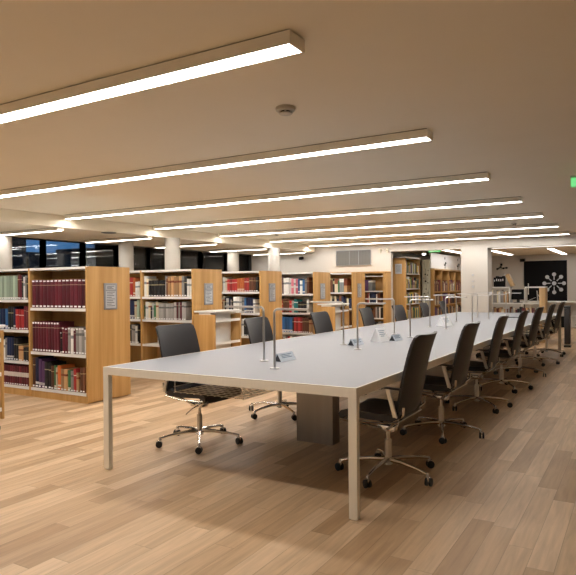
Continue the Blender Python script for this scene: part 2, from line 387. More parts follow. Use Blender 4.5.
# ------------------------------------------------------------------ the long table
TX0, TX1, TY0, TY1, TH = -3.365, -1.369, 3.06, 12.86, .74
t = thing('long_table', 'very long grey-topped reading table with a steel frame', 'table', ((TX0 + TX1) / 2, TY0, 0))
hw = (TX1 - TX0) / 2; L = TY1 - TY0
b = nb(); bx(b, -hw + .006, hw - .006, .006, L - .006, TH - .012, TH); obj('tabletop', b, M['top'], t, False)
b = nb()
bx(b, -hw, hw, 0, .012, TH - .054, TH + .001); bx(b, -hw, hw, L - .012, L, TH - .054, TH + .001)
bx(b, -hw, -hw + .012, .012, L - .012, TH - .054, TH + .001); bx(b, hw - .012, hw, .012, L - .012, TH - .054, TH + .001)
for k in range(1, 12): bx(b, -hw + .012, hw - .012, k * L / 12 - .02, k * L / 12 + .02, TH - .05, TH - .013)
obj('frame', b, M['steel'], t, False)
for x0, y0 in ((-hw, 0), (hw - .052, 0), (-hw, L - .038), (hw - .052, L - .038)):
    b = nb(); bx(b, x0, x0 + .052, y0, y0 + .038, .006, TH - .054, .0015); bx(b, x0 + .01, x0 + .042, y0 + .008, y0 + .03, 0, .008); obj('leg', b, M['steel'], t, False)
for y0 in (1.37, 4.9, 8.3):
    b = nb(); bx(b, -.17, .17, y0, y0 + .13, 0, TH - .05); o = obj('pedestal', b, M['ped'], t, False)
b = nb()
for k in range(11): x = -.38 + k * .057; tube(b, [(x, .06, .598), (x, 1.3, .598)], .003, 5)
for k in range(22): y = .07 + k * .057; tube(b, [(-.38, y, .601), (.19, y, .601)], .003, 5)
for x in (-.38, .19): tube(b, [(x, .06, .635), (x, 1.3, .635)], .003, 5)
for x in (-.38, .19):
    for y in (.07, .7, 1.25): tube(b, [(x, y, .60), (x, y, .69)], .003, 5)
obj('cable_tray', b, M['chrome_warm'], t)

# ------------------------------------------------------------------ office chairs
def make_chair(label):
    t = thing('office_chair', label, 'chair')
    # backrest: curved shell
    prof = [(-.150, .452), (-.178, .50), (-.196, .58), (-.218, .70), (-.252, .84), (-.280, .93), (-.302, .985)]
    b = nb(); nw = 16; th = .026
    def P(i, j, off):
        x, z = prof[i]; s = j / nw * 2 - 1
        w = .238 - .012 * (i / 6)
        zz = z + (.010 * s * s - .022 * max(0, (abs(s) - .75) / .25) ** 2 if i == 6 else 0)
        return Vector((x + .035 * s * s - off, s * w, zz))
    A = [[b.verts.new(P(i, j, 0)) for j in range(nw + 1)] for i in range(7)]
    B = [[b.verts.new(P(i, j, th * (1 - .35 * abs(j / nw * 2 - 1) ** 3))) for j in range(nw + 1)] for i in range(7)]
    for i in range(6):
        for j in range(nw):
            b.faces.new((A[i][j], A[i][j + 1], A[i + 1][j + 1], A[i + 1][j])); b.faces.new((B[i][j + 1], B[i][j], B[i + 1][j], B[i + 1][j + 1]))
    for i in range(6):
        b.faces.new((A[i + 1][0], B[i + 1][0], B[i][0], A[i][0])); b.faces.new((A[i][nw], B[i][nw], B[i + 1][nw], A[i + 1][nw]))
    for j in range(nw):
        b.faces.new((A[0][j + 1], A[0][j], B[0][j], B[0][j + 1])); b.faces.new((A[6][j], A[6][j + 1], B[6][j + 1], B[6][j]))
    obj('backrest', b, M['leather'], t)
    # seat
    b = nb(); n = 9; sp = [(-.165, .475), (-.12, .455), (-.02, .450), (.10, .456), (.20, .462), (.25, .450), (.268, .425)]
    T = [[b.verts.new((x, (j / n * 2 - 1) * .235, z + .012 * abs(j / n * 2 - 1) ** 2)) for j in range(n + 1)] for x, z in sp]
    D = [[b.verts.new((x - (.012 if i > 4 else 0), (j / n * 2 - 1) * .232, z - .045 + .010 * abs(j / n * 2 - 1) ** 2)) for j in range(n + 1)] for i, (x, z) in enumerate(sp)]
    for i in range(6):
        for j in range(n):
            b.faces.new((T[i][j], T[i + 1][j], T[i + 1][j + 1], T[i][j + 1])); b.faces.new((D[i][j], D[i][j + 1], D[i + 1][j + 1], D[i + 1][j]))
        b.faces.new((T[i][0], D[i][0], D[i + 1][0], T[i + 1][0])); b.faces.new((T[i][n], T[i + 1][n], D[i + 1][n], D[i][n]))
    for j in range(n):
        b.faces.new((T[0][j], T[0][j + 1], D[0][j + 1], D[0][j])); b.faces.new((T[6][j], D[6][j], D[6][j + 1], T[6][j + 1]))
    obj('seat', b, M['leather'], t)
    # under-seat frame
    b = nb()
    for s in (-1, 1):
        tube(b, [(-.195, s * .225, .52), (-.19, s * .222, .47), (-.11, s * .15, .40), (-.02, s * .04, .325), (.02, s * .03, .315), (.10, s * .10, .345), (.22, s * .19, .385), (.27, s * .205, .40)], .0095, 8)
        tube(b, [(-.16, s * .237, .42), (0, s * .24, .400), (.25, s * .24, .405)], .006, 6)
    tube(b, [(.25, -.236, .403), (.25, .236, .403)], .007, 6)
    tube(b, [(-.16, -.236, .418), (-.16, .236, .418)], .007, 6)
    box(b, (0, 0, .325), (.13, .085, .04), None, .008)
    obj('seat_frame', b, M['chrome'], t)
    b = nb(); tube(b, [(.02, -.02, .325), (.06, -.16, .315), (.08, -.25, .29)], [.006, .004, .004], 6); obj('lever', b, M['chrome'], t)
    for s in (-1, 1):
        b = nb(); prism(b, [(-.135, s * .262, .455), (-.163, s * .262, .455), (-.113, s * .262, .637), (-.085, s * .262, .637)], (0, -s * .014, 0))
        tube(b, [(-.148, s * .255, .465), (-.148, s * .20, .43)], .007, 6)
        a = obj('armrest', b, M['chrome_warm'], t)
        b = nb(); box(b, (-.11, s * .257, .643), (.15, .030, .014), (0, -.04, 0), .005); obj('arm_pad', b, M['leather'], a)
        b = nb(); box(b, (-.035, s * .257, .634), (.05, .032, .008), None, .002); obj('arm_tip', b, M['chrome'], a)
    b = nb(); lathe(b, [(.012, .30), (.0135, .22)], (0, 0, 0), 16); lathe(b, [(.020, .245), (.024, .24), (.024, .10), (.030, .095), (.034, .075), (.020, .065)], (0, 0, 0), 20); obj('column', b, M['chrome_warm'], t)
    ph = math.radians(16)
    b = nb()
    for k in range(5):
        a = ph + k * 2 * math.pi / 5; c, s = math.cos(a), math.sin(a)
        tube(b, [(c * .02, s * .02, .103), (c * .12, s * .12, .103), (c * .25, s * .25, .090), (c * .335, s * .335, .074)], [.019, .015, .011, .010], 8)
        lathe(b, [(.011, .045), (.011, .078), (.007, .084)], (c * .335, s * .335, 0), 10)
    obj('star_base', b, M['chrome'], t)
    for k in range(5):
        a = ph + k * 2 * math.pi / 5; c, s = math.cos(a), math.sin(a); cx, cy = c * .345, s * .345; a2 = a + (.9, -.6, .3, 1.3, -.2)[k]
        b = nb()
        for q in (-1, 1):
            ox, oy = math.cos(a2) * .014 * q, math.sin(a2) * .014 * q
            lathe(b, [(.018, -.008), (.027, -.006), (.027, .006), (.018, .008)], (cx + ox, cy + oy, .027), 16, (math.pi / 2, 0, a2 + math.pi / 2))
        o = obj('caster', b, M['rubber'], t)
        b = nb(); box(b, (cx, cy, .046), (.014, .034, .026), (0, 0, a2), .004); obj('caster_hood', b, M['chrome'], o)
    return t
def spin(t, deg):
    for c in t.children:
        if c.name.startswith(('star_base', 'caster')): c.rotation_euler = (0, 0, math.radians(deg))
rights = [(3.95, 0), (5.24, -1), (6.56, 2), (7.88, 1), (9.22, -2), (10.62, 1), (12.0, 0)]
lefts = [(3.98, -3), (5.28, 2), (6.70, 0), (8.16, 3), (9.50, -2), (10.88, 1), (12.1, 4)]
proto = None; gp = 'black office chairs along the table'
nm = ['nearest the camera', 'second from the camera', 'third from the camera', 'fourth from the camera', 'fifth from the camera', 'sixth from the camera', 'farthest from the camera']
for k, (y, a) in enumerate(rights):
    lab = 'black leather office chair on the right side of the table, ' + nm[k]
    rz = math.pi + math.radians(a); loc = (-1.53, y, 0)
    if proto is None:
        proto = make_chair(lab); proto['group'] = gp; proto.location = loc; proto.rotation_euler = (0, 0, rz)
    else: spin(dup(proto, loc, rz, lab, gp), (0, 21, -27, -35, 10, 30, -15)[k])
for k, (y, a) in enumerate(lefts):
    spin(dup(proto, (-3.225, y, 0), math.radians(min(a, 3)), 'black leather office chair on the left side of the table, ' + nm[k], gp), (7, 20, -20, 33, 0, 15, 0)[k])

# ------------------------------------------------------------------ table lamps
def table_lamp(x, y, d, label):
    t = thing('reading_lamp', label, 'lamp', (x, y, TH), 0, 'slim metal reading lamps')
    b = nb(); lathe(b, [(.034, .001), (.034, .006), (.012, .009), (.010, .014)], (0, 0, 0), 20); obj('base', b, M['lampmetal'], t)
    b = nb(); H = .415; r = .03
    pts = [(0, 0, .01), (0, 0, H - r)] + [(d * (r - r * math.cos(q)), 0, H - r + r * math.sin(q)) for q in (math.pi / 8, math.pi / 4, math.pi * 3 / 8, math.pi / 2)] + [(d * .08, 0, H)]
    tube(b, pts, .0085, 10); obj('post', b, M['lampmetal'], t)
    A = .36 if d < 0 else .27
    b = nb(); bx(b, min(d * .07, d * A), max(d * .07, d * A), -.013, .013, H - .007, H + .007, .003); a = obj('lamp_head', b, M['lampmetal'], t)
    b = nb(); bx(b, min(d * .10, d * (A - .02)), max(d * .10, d * (A - .02)), -.008, .008, H - .009, H - .0071); obj('diffuser', b, M['white'], a, False)
for k, y in enumerate([3.54, 4.955, 6.375, 7.77, 9.18, 10.3, 11.8]):
    table_lamp(-2.2, y, 1, 'slim metal reading lamp on the table, arm turned right, ' + nm[k])
for k, y in enumerate([3.87, 5.295, 6.687, 8.053, 9.412, 10.82, 12.1]):
    table_lamp(-2.5, y, -1, 'slim metal reading lamp on the table, arm turned left, ' + nm[k])

# ------------------------------------------------------------------ tent cards
def tent(x, y, rz, L, w, h, m1, label, lines=3, m2=None):
    t = thing('tent_card', label, 'sign', (x, y, TH), rz, 'folded signs on the table')
    b = nb()   # two leaves with real thickness, axis along local x
    for s in (-1, 1):
        prism(b, [(-L / 2, s * w / 2, .001), (-L / 2, s * (w / 2 - .003), .001), (-L / 2, -s * .001, h), (-L / 2, s * .002, h)], (L, 0, 0))
    bx(b, -L / 2, L / 2, -w / 2, w / 2, .0005, .002)
    obj('card', b, m1, t, False)
    b = nb(); prism(b, [(-L / 2 + .004, -w / 2 + .006, .003), (-L / 2 + .004, w / 2 - .006, .003), (-L / 2 + .004, 0, h - .008)], (L - .008, 0, 0)); obj('stiffener', b, m2 or M['dark'], t, False)
    b = nb(); ang = math.atan2(h, w / 2)
    for s in (-1, 1):
        for q in range(lines):
            f = .78 - q * .5 / lines; ln = L * (.72, .55, .66, .4)[q % 4]
            cy = s * (w / 2 * (1 - f)) + s * .0012; cz = h * f + .001
            box(b, (-L * .05 if q % 2 else 0, cy, cz), (ln, .0012, .006), (s * (math.pi / 2 - ang), 0, 0))
    obj('printed_lines', b, M['ink'], t, False)
tent(-2.375, 3.97, math.radians(88), .21, .075, .062, M['bluepaper'], 'small pale blue tent card beside the nearest reading lamps')
tent(-2.385, 5.33, math.radians(84), .20, .075, .062, M['bluepaper'], 'small pale blue tent card behind the second reading lamp')
tent(-2.21, 5.95, math.radians(84), .18, .075, .062, M['bluepaper'], 'small pale blue tent card just behind the large white one')
tent(-2.32, 5.78, math.radians(70), .13, .15, .14, M['paper'], 'large white tent card standing on the middle of the table', 4, M['paper'])
tent(-2.40, 8.40, math.radians(65), .16, .17, .13, M['paper'], 'white tent card by the fourth pair of reading lamps', 4, M['paper'])
b = nb(); box(b, (-1.92, 10.9, TH + .006), (.20, .07, .010), (0, 0, .3), .002); tag(obj('notebook', b, M['dark']), 'thin dark notebook lying near the far end of the table', 'notebook')

# ------------------------------------------------------------------ books
PAL = {
 'maroon': ((.10, .012, .022), (.45, .36, .25), .80, .815), 'redwhite': ((.12, .014, .022), (.62, .58, .55), .45, .68), 'red': ((.38, .03, .03), (.7, .65, .55), .7, .74), 'navy': ((.012, .022, .07), (.6, .6, .6), .12, .2),
 'black': ((.012, .012, .014), (.4, .35, .2), .7, .74), 'white': ((.66, .66, .64), (.25, .28, .3), .6, .72), 'cream': ((.60, .54, .40), (.3, .1, .05), .7, .8),
 'brown': ((.13, .05, .025), (.5, .4, .2), .75, .78), 'tan': ((.42, .25, .12), (.2, .05, .02), .68, .78), 'teal': ((.01, .18, .20), (.6, .65, .6), .75, .82), 'blue': ((.03, .13, .33), (.7, .7, .7), .1, .18),
 'grey': ((.30, .29, .28), (.12, .12, .12), .7, .8), 'orange': ((.45, .12, .03), (.7, .65, .5), .15, .22), 'pale green': ((.33, .42, .33), (.62, .62, .55), .05, .1), 'purple': ((.09, .04, .12), (.5, .5, .5), .1, .2),
 'pink': ((.60, .16, .22), (.7, .6, .6), .4, .5), 'green': ((.03, .13, .05), (.6, .6, .5), .1, .18), 'yellow': ((.55, .45, .10), (.2, .2, .2), .8, .86)}
NAME = {'redwhite': 'maroon white-banded'}
KEYS = list(PAL)
BM = {}
def book_bm(bm=None, T=None, ci=0, pi=1):
    bm = bm or nb()
    f0 = len(bm.verts)
    sub = nb()
    prism(sub, [(.03, .05, 0), (.07, .02, 0), (.3, 0, 0), (.7, 0, 0), (.93, .02, 0), (.97, .05, 0)], (0, 0, 1))
    bx(sub, .03, .12, .05, 1, 0, 1, 0, 0); bx(sub, .88, .97, .05, 1, 0, 1, 0, 0)
    bx(sub, .12, .88, .05, .965, .02, .965, 0, 1)
    return sub
for k, (c, bd, lo, hi) in PAL.items():
    M['bk_' + k] = spine_mat('book_cloth_' + k.replace(' ', '_'), c, bd, lo, hi)
    BM[k] = mesh_of('book', book_bm(), [M['bk_' + k], M['pages']], False)
lb = nb(); bx(lb, .18, .82, -.012, 0, .03, .085); LBL1 = mesh_of('spine_label', lb, M['paper'], False)
lb = nb(); bx(lb, .18, .82, -.012, 0, .93, .98); LBL2 = mesh_of('spine_label', lb, M['paper'], False)
NBOOK = 0; rest = nb()
rest_cols = [M['bk_' + k] for k in KEYS] + [M['pages']]
def place_book(col, x, y, z, w, d, h, rz, label, group, stickers=0, tilt=0):
    """x,y,z: near-left-bottom corner of the spine seen from the front; rz turns the row"""
    global NBOOK
    if NBOOK < 298:
        NBOOK += 1
        o = bpy.data.objects.new('book', BM[col]); C.objects.link(o); o.location = (x, y, z); o.rotation_euler = (0, tilt, rz); o.scale = (w, d, h)
        tag(o, label, 'book', group)
        if stickers & 1:
            s = bpy.data.objects.new('spine_label', LBL1); C.objects.link(s); s.parent = o
        if stickers & 2:
            s = bpy.data.objects.new('spine_label', LBL2); C.objects.link(s); s.parent = o
    else:
        sub = book_bm(); Mx = Matrix.Translation((x, y, z)) @ Euler((0, tilt, rz)).to_matrix().to_4x4() @ Matrix.Diagonal((w, d, h, 1))
        bmesh.ops.transform(sub, matrix=Mx, verts=sub.verts)
        me = bpy.data.meshes.new('tmp'); 
        for f in sub.faces: f.material_index = KEYS.index(col) if f.material_index == 0 else len(KEYS)
        sub.to_mesh(me); sub.free(); rest.from_mesh(me); bpy.data.meshes.remove(me)
def fill(seq, p0, p1, z, h, front, depth, where, group, rz=0, stickers=1, jit=.02, w=None, gapend=True):
    """seq: list of (colour, count, height, thickness)"""
    dx, dy = math.cos(rz), math.sin(rz)
    pos = 0.004; L = p1 - p0; idx = 0
    while True:
        done = True
        for col, n, hh, th in seq:
            for q in range(n):
                t = th * (1 + random.uniform(-.12, .12)) if n < 6 else th
                if col == 'gap': pos += th; continue
                if pos + t > L - .004: return
                H = min(hh * h * (1 + (random.uniform(-jit, jit) if n < 6 else random.uniform(-.006, .006))), h - .006)
                dd = min(depth - .01, .17 + H * .15)
                col_ = col
                if rz == 0: X, Y = p0 + pos, front + random.uniform(.0, .012) * (1 if n < 6 else .3)
                else: X, Y = front, p0 + pos
                nmx = NAME.get(col, col)
                place_book(col_, X, Y, z + .0005, t - .002, dd, H, rz, '%s book, %s from the left, %s' % (nmx, ORD[min(idx, 29)], where), group, stickers)
                pos += t; idx += 1
        return
def mix(n, cols, h0=.6, h1=.88, t0=.03, t1=.06):
    return [(random.choice(cols), 1, random.uniform(h0, h1), random.uniform(t0, t1)) for _ in range(n)]

# ------------------------------------------------------------------ bookcases
RN = ['nearest', 'second', 'third', 'fourth', 'fifth']
def sign_plate(t, x, y, z):
    b = nb(); bx(b, x, x + .012, y, y + .20, z, z + .31, .003); s = obj('sign_plate', b, M['grey'], t)
    b = nb(); bx(b, x + .012, x + .0135, y + .03, y + .17, z + .235, z + .285)
    bx(b, x + .012, x + .0135, y + .025, y + .175, z + .02, z + .215); obj('paper_insert', b, M['greylight'], s, False)
    b = nb()
    for k in range(3): bx(b, x + .0135, x + .0145, y + .04, y + (.15, .12, .14)[k], z + .270 - k * .014, z + .276 - k * .014)
    for k in range(9): bx(b, x + .0135, x + .0145, y + .035, y + (.16, .13, .15, .11)[k % 4], z + .20 - k * .02, z + .206 - k * .02)
    obj('printed_lines', b, M['dark'], s, False)
def bookcase(i, y0, depth, H, bays, white_back=False):
    """double-sided case; its oak gable faces +X at x=-5.4, shelves open to -Y. bays: (x0, x1, [shelf z])"""
    t = thing('bookcase', 'oak double-sided bookcase with white shelves, ' + ['nearest the camera', 'second from the camera', 'third from the camera', 'fourth from the camera', 'fifth from the camera'][i], 'bookcase', (-5.4, y0, 0), 0, 'oak bookcases in rows')
    def B(x0, x1, ya, yb, z0, z1, bev=0): b = nb(); bx(b, x0 + 5.4, x1 + 5.4, ya, yb, z0, z1, bev); return b
    xl = bays[-1][0]
    obj('end_panel', B(-5.43, -5.4, 0, depth, .012, H, .002), M['oak'], t)
    obj('end_panel', B(xl - .03, xl, 0, depth, .012, H, .002), M['oak'], t)
    for k in range(len(bays) - 1): obj('divider', B(bays[k][0] - .03, bays[k][0], 0, depth, .012, H - .004), M['oak'], t, False)
    obj('plinth', B(xl, -5.43, .012, depth - .012, .0, .085), M['oak'], t, False)
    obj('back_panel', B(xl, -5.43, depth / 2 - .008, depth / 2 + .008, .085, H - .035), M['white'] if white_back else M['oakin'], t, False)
    for k, (x0, x1, zs) in enumerate(bays):
        obj('top_board', B(x0, x1, 0.0, depth, H - .030, H - .002), M['white'], t, False)
        for z in zs:
            b = nb(); bx(b, x0 + 5.4, x1 + 5.4, .012, depth / 2 - .01, z - .024, z); bx(b, x0 + 5.4, x1 + 5.4, .006, .012, z - .03, z + .004); obj('shelf', b, M['white'], t, False)
        for z in zs[:1]:
            b = nb(); bx(b, x0 + 5.4, x1 + 5.4, depth / 2 + .01, depth - .012, z - .024, z); obj('shelf', b, M['white'], t, False)
    sign_plate(t, 0, .24, 1.06)
BEX = -5.576
def bookend(x, y, z, label):
    t = bpy.data.objects.new('wire_bookend', BE); C.objects.link(t); t.location = (x, y, z); tag(t, label, 'bookend', 'white wire bookends')
b = nb(); tube(b, [(0, .14, .001 + .003), (0, .03, .004), (0, .012, .02), (0, .05, .20), (0, .08, .215), (0, .12, .20), (0, .135, .02), (0, .14, .004)], .003, 6); BE = mesh_of('wire_bookend', b, M['white'])

XR = -5.43
r1 = [(-6.41, XR, [.112, .548, 1.078]), (-7.39, -6.44, [.112, .417, .802, 1.175]), (-8.37, -7.42, [.112, .417, .802, 1.175])]
std = lambda zs: [(-6.39, XR, zs), (-7.35, -6.42, zs)]
bookcase(0, 4.69, .655, 1.562, r1)
bookcase(1, 6.55, .665, 1.572, [(-6.375, XR, [.12, .48, .843, 1.178]), (-7.33, -6.405, [.12, .48, .843, 1.178])])
bookcase(2, 8.28, .67, 1.578, std([.13, .486, .874, 1.228]))
bookcase(3, 10.15, .69, 1.59, [(-6.39, XR, [.115, .408, .798, 1.167]), (-7.30, -6.42, [.115, .408, .798, 1.167])], True)
bookcase(4, 11.93, .66, 1.605, std([.13, .45, .822, 1.174]))

G = lambda s, r: 'books on the %s shelf of the %s bookcase' % (s, r)
f = 4.69 + .016
W_ = lambda s, bay, r: '%s shelf, %s bay of the %s bookcase' % (s, bay, r)
fill([('maroon', 14, .78, .068)], -6.40, XR, 1.082, .43, f, .3, W_('top', 'right', 'nearest'), G('top', 'nearest'), stickers=3)
fill([('maroon', 10, .74, .049), ('gap', 1, 0, .02), ('black', 1, .5, .03), ('maroon', 2, .62, .045), ('grey', 1, .62, .05), ('white', 1, .6, .045), ('maroon', 1, .6, .04), ('grey', 3, .62, .05), ('white', 1, .58, .04), ('red', 1, .55, .03)], -6.40, XR, .552, .49, f, .3, W_('middle', 'right', 'nearest'), G('middle', 'nearest'), stickers=3)
fill([('brown', 1, .9, .05), ('navy', 1, .92, .06), ('purple', 1, .85, .055), ('purple', 1, .8, .05), ('black', 2, .78, .06), ('brown', 1, .7, .045), ('green', 1, .72, .04), ('cream', 1, .66, .02), ('orange', 1, .72, .06), ('tan', 2, .62, .055), ('green', 1, .6, .05),
      ('grey', 1, .6, .05), ('red', 1, .66, .05), ('tan', 1, .56, .05), ('gap', 1, 0, .02), ('brown', 2, .72, .05), ('maroon', 2, .68, .045), ('black', 1, .6, .05)], -6.40, XR, .116, .40, f, .3, W_('bottom', 'right', 'nearest'), G('bottom', 'nearest'))
fill([('pale green', 14, .86, .044), ('brown', 1, .93, .035), ('maroon', 1, .9, .04), ('black', 1, .86, .03), ('white', 1, .80, .035), ('grey', 1, .86, .035), ('black', 2, .8, .03)], -7.30, -6.445, 1.179, .345, f, .3, W_('top', 'left', 'nearest'), G('top', 'nearest'))
fill([('grey', 2, .7, .05), ('teal', 2, .72, .05), ('navy', 2, .74, .05), ('blue', 1, .74, .06), ('black', 2, .84, .05), ('navy', 1, .8, .04), ('red', 3, .74, .052), ('maroon', 2, .85, .045), ('navy', 3, .8, .05)], -7.25, -6.445, .806, .34, f, .3, W_('second', 'left', 'nearest'), G('second', 'nearest'))
fill([('black', 2, .8, .05), ('navy', 2, .82, .05), ('navy', 1, .8, .06), ('white', 1, .74, .045), ('grey', 1, .8, .04), ('navy', 3, .82, .05), ('black', 2, .8, .045), ('tan', 1, .55, .09), ('black', 3, .5, .05)], -7.25, -6.445, .421, .34, f, .3, W_('third', 'left', 'nearest'), G('third', 'nearest'))
fill([('redwhite', 17, .85, .045)], -7.25, -6.445, .116, .28, f, .3, W_('bottom', 'left', 'nearest'), G('bottom', 'nearest'))
bookend(-5.897, 4.72, .553, 'white wire bookend on the middle shelf of the nearest bookcase, left one')
bookend(BEX, 4.72, .117, 'white wire bookend on the bottom shelf of the nearest bookcase')
f = 6.55 + .016
fill([('white', 1, .9, .05), ('cream', 1, .8, .05), ('black', 6, .72, .052), ('grey', 1, .9, .03), ('brown', 1, .8, .03), ('tan', 5, .88, .052), ('grey', 1, .86, .05), ('black', 1, .85, .05), ('white', 2, .75, .05)], -6.36, XR, 1.182, .33, f, .3, W_('top', 'right', 'second'), G('top', 'second'))
fill([('green', 1, .7, .03), ('white', 1, .88, .06), ('cream', 1, .84, .05), ('black', 1, .6, .03), ('white', 1, .8, .04), ('green', 1, .7, .04), ('cream', 1, .86, .05), ('grey', 6, .78, .048), ('grey', 1, .84, .05), ('maroon', 1, .86, .03), ('grey', 1, .86, .04), ('maroon', 1, .86, .03), ('grey', 2, .86, .04)], -6.36, XR, .847, .30, f, .3, W_('second', 'right', 'second'), G('second', 'second'))
fill([('white', 2, .35, .04), ('grey', 1, .35, .04)], -6.10, -5.9, .484, .30, f, .3, W_('third', 'right', 'second'), G('third', 'second'))
for z, s, sq in ((1.182, 'top', [('brown', 1, .9, .045), ('red', 2, .9, .05), ('orange', 1, .88, .05), ('white', 2, .7, .05)]), (.847, 'second', [('maroon', 1, .9, .045), ('navy', 2, .88, .05), ('cream', 1, .84, .05), ('pale green', 1, .9, .05), ('red', 1, .8, .05)]),
                 (.484, 'third', [('black', 2, .85, .05), ('grey', 2, .85, .04), ('white', 1, .8, .04), ('black', 2, .85, .04)])):
    fill(sq, -6.72, -6.41, z, .32, f, .3, W_(s, 'left', 'second'), G(s, 'second'))
f = 8.28 + .016
fill([('white', 1, .86, .05), ('cream', 1, .8, .04), ('red', 4, .72, .05), ('orange', 3, .78, .05), ('red', 2, .8, .05), ('brown', 3, .82, .045), ('black', 2, .84, .05), ('navy', 3, .76, .04)], -6.20, XR, 1.232, .29, f, .3, W_('top', 'right', 'third'), G('top', 'third'))
fill([('white', 3, .78, .05), ('tan', 1, .7, .03), ('cream', 1, .86, .04), ('black', 1, .8, .03), ('white', 1, .76, .05), ('navy', 1, .78, .04), ('grey', 1, .7, .03), ('black', 1, .8, .03), ('white', 3, .84, .055), ('grey', 1, .8, .05), ('blue', 1, .8, .04), ('navy', 3, .78, .045), ('white', 1, .7, .03)], -6.38, XR, .878, .32, f, .3, W_('second', 'right', 'third'), G('second', 'third'))
fill(mix(20, ['navy', 'black', 'white', 'grey', 'red', 'brown']), -6.38, XR, .49, .33, f, .3, W_('third', 'right', 'third'), G('third', 'third'))
f = 10.15 + .016
fill([('white', 4, .84, .06), ('maroon', 1, .88, .03), ('white', 3, .84, .06), ('pink', 1, .80, .06), ('white', 1, .8, .04), ('pink', 1, .78, .05), ('blue', 1, .8, .04), ('white', 1, .7, .05), ('blue', 1, .74, .05), ('grey', 1, .76, .05), ('brown', 1, .88, .05)], -6.38, XR, 1.171, .37, f, .3, W_('top', 'right', 'fourth'), G('top', 'fourth'), stickers=0)
fill([('white', 1, .8, .03), ('black', 1, .6, .05), ('tan', 1, .76, .03), ('brown', 1, .8, .04), ('green', 1, .7, .05), ('red', 1, .7, .06), ('brown', 3, .84, .05), ('red', 1, .7, .05), ('white', 1, .7, .05), ('teal', 2, .78, .05), ('black', 3, .66, .06), ('white', 1, .8, .05)], -6.38, XR, .802, .33, f, .3, W_('second', 'right', 'fourth'), G('second', 'fourth'), stickers=0)
fill([('blue', 8, .86, .058), ('black', 1, .84, .04), ('red', 4, .84, .048), ('brown', 3, .82, .05), ('tan', 2, .7, .04)], -6.38, XR, .412, .35, f, .3, W_('third', 'right', 'fourth'), G('third', 'fourth'))
fill(mix(16, ['white', 'red', 'cream', 'grey', 'brown']), -6.38, XR, .119, .26, f, .3, W_('bottom', 'right', 'fourth'), G('bottom', 'fourth'))
f = 11.93 + .016
fill([('black', 2, .8, .05), ('grey', 1, .7, .05), ('blue', 1, .84, .07), ('teal', 1, .8, .05), ('white', 2, .86, .055), ('brown', 2, .84, .05), ('black', 1, .84, .04), ('cream', 2, .84, .045), ('green', 1, .7, .03), ('white', 2, .82, .05), ('tan', 2, .82, .04)], -6.38, XR, 1.178, .36, f, .3, W_('top', 'right', 'fifth'), G('top', 'fifth'))
fill(mix(20, ['black', 'navy', 'brown', 'pink', 'cream', 'green', 'black']), -6.38, XR, .826, .32, f, .3, W_('second', 'right', 'fifth'), G('second', 'fifth'))
fill(mix(20, ['maroon', 'navy', 'brown', 'black']), -6.38, XR, .454, .34, f, .3, W_('third', 'right', 'fifth'), G('third', 'fifth'))

# ------------------------------------------------------------------ oak case set against the back wall
t = thing('wall_bookcase', 'oak bookcase with white shelves against the white back wall', 'bookcase', (-5.4, 13.16, 0))
def B2(x0, x1, ya, yb, z0, z1): b = nb(); bx(b, x0 + 5.4, x1 + 5.4, ya - 12.86, yb - 12.86, z0, z1, .001); return b
obj('end_panel', B2(-5.19, -5.115, 12.86, 13.19, 0, 1.60), M['oak'], t)
obj('end_panel', B2(-6.75, -6.70, 12.86, 13.19, 0, 1.60), M['oak'], t)
obj('end_panel', B2(-5.81, -5.745, 12.86, 13.19, 0, 1.60), M['oak'], t)
obj('top_rail', B2(-6.75, -5.115, 12.86, 13.19, 1.60, 1.65), M['oak'], t)
obj('back_panel', B2(-6.70, -5.19, 13.17, 13.185, 0, 1.60), M['oak'], t)
obj('top_board', B2(-5.735, -5.20, 12.87, 13.16, 1.53, 1.55), M['white'], t)
for z in (.2, .555, .898, 1.195): obj('shelf', B2(-5.735, -5.20, 12.87, 13.16, z - .025, z), M['white'], t)
f = 13.19
for z, s, sq, x1 in ((1.195, 'top', [('white', 1, .8, .05), ('purple', 2, .84, .05), ('white', 2, .78, .05)], -5.44), (.898, 'second', [('brown', 3, .84, .04), ('red', 1, .8, .03), ('white', 1, .7, .03), ('navy', 4, .86, .04), ('white', 1, .7, .03), ('brown', 2, .76, .04)], -5.20),
                     (.555, 'third', mix(14, ['black', 'navy', 'brown', 'grey', 'white']), -5.20), (.2, 'bottom', mix(14, ['white', 'grey', 'black']), -5.20)):
    fill(sq, -5.73, x1, z + .003, .31, f, .26, s + ' shelf of the oak case against the back wall', 'books of the wall bookcase')

# ------------------------------------------------------------------ tall bookcase beyond the wall end
def side_case(name, label, x, y0, y1, depth, z0, H, zs, divs, topm=None, shm=None):
    """case along Y opening to +X; x is its front plane"""
    t = thing(name, label, 'bookcase', (x, y0, 0)); L = y1 - y0
    def B(xa, xb, ya, yb, za, zb): b = nb(); bx(b, xa, xb, ya, yb, za, zb, .001); return b
    for y in [0] + divs + [L - .03]: obj('side_panel' if y in (0, L - .03) else 'divider', B(-depth, 0, y, y + .03, z0, H), M['oak'], t)
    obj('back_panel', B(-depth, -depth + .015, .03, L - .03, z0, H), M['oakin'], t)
    obj('top_board', B(-depth, .004, 0, L, H, H + .03), topm or M['white'], t)
    for z in zs: obj('shelf', B(-depth + .02, -.005, .03, L - .03, z - .025, z), shm or M['white'], t)
    return t
t = side_case('tall_bookcase', 'tall oak bookcase just beyond the end of the white wall', -4.90, 13.92, 15.0, .37, .01, 1.985, [.12, .50, .87, 1.24, 1.61], [])
b = nb(); bx(b, -.27, -.10, -.012, 0, 1.60, 1.84, .002); s = obj('sign_plate', b, M['greylight'], t)
b = nb()
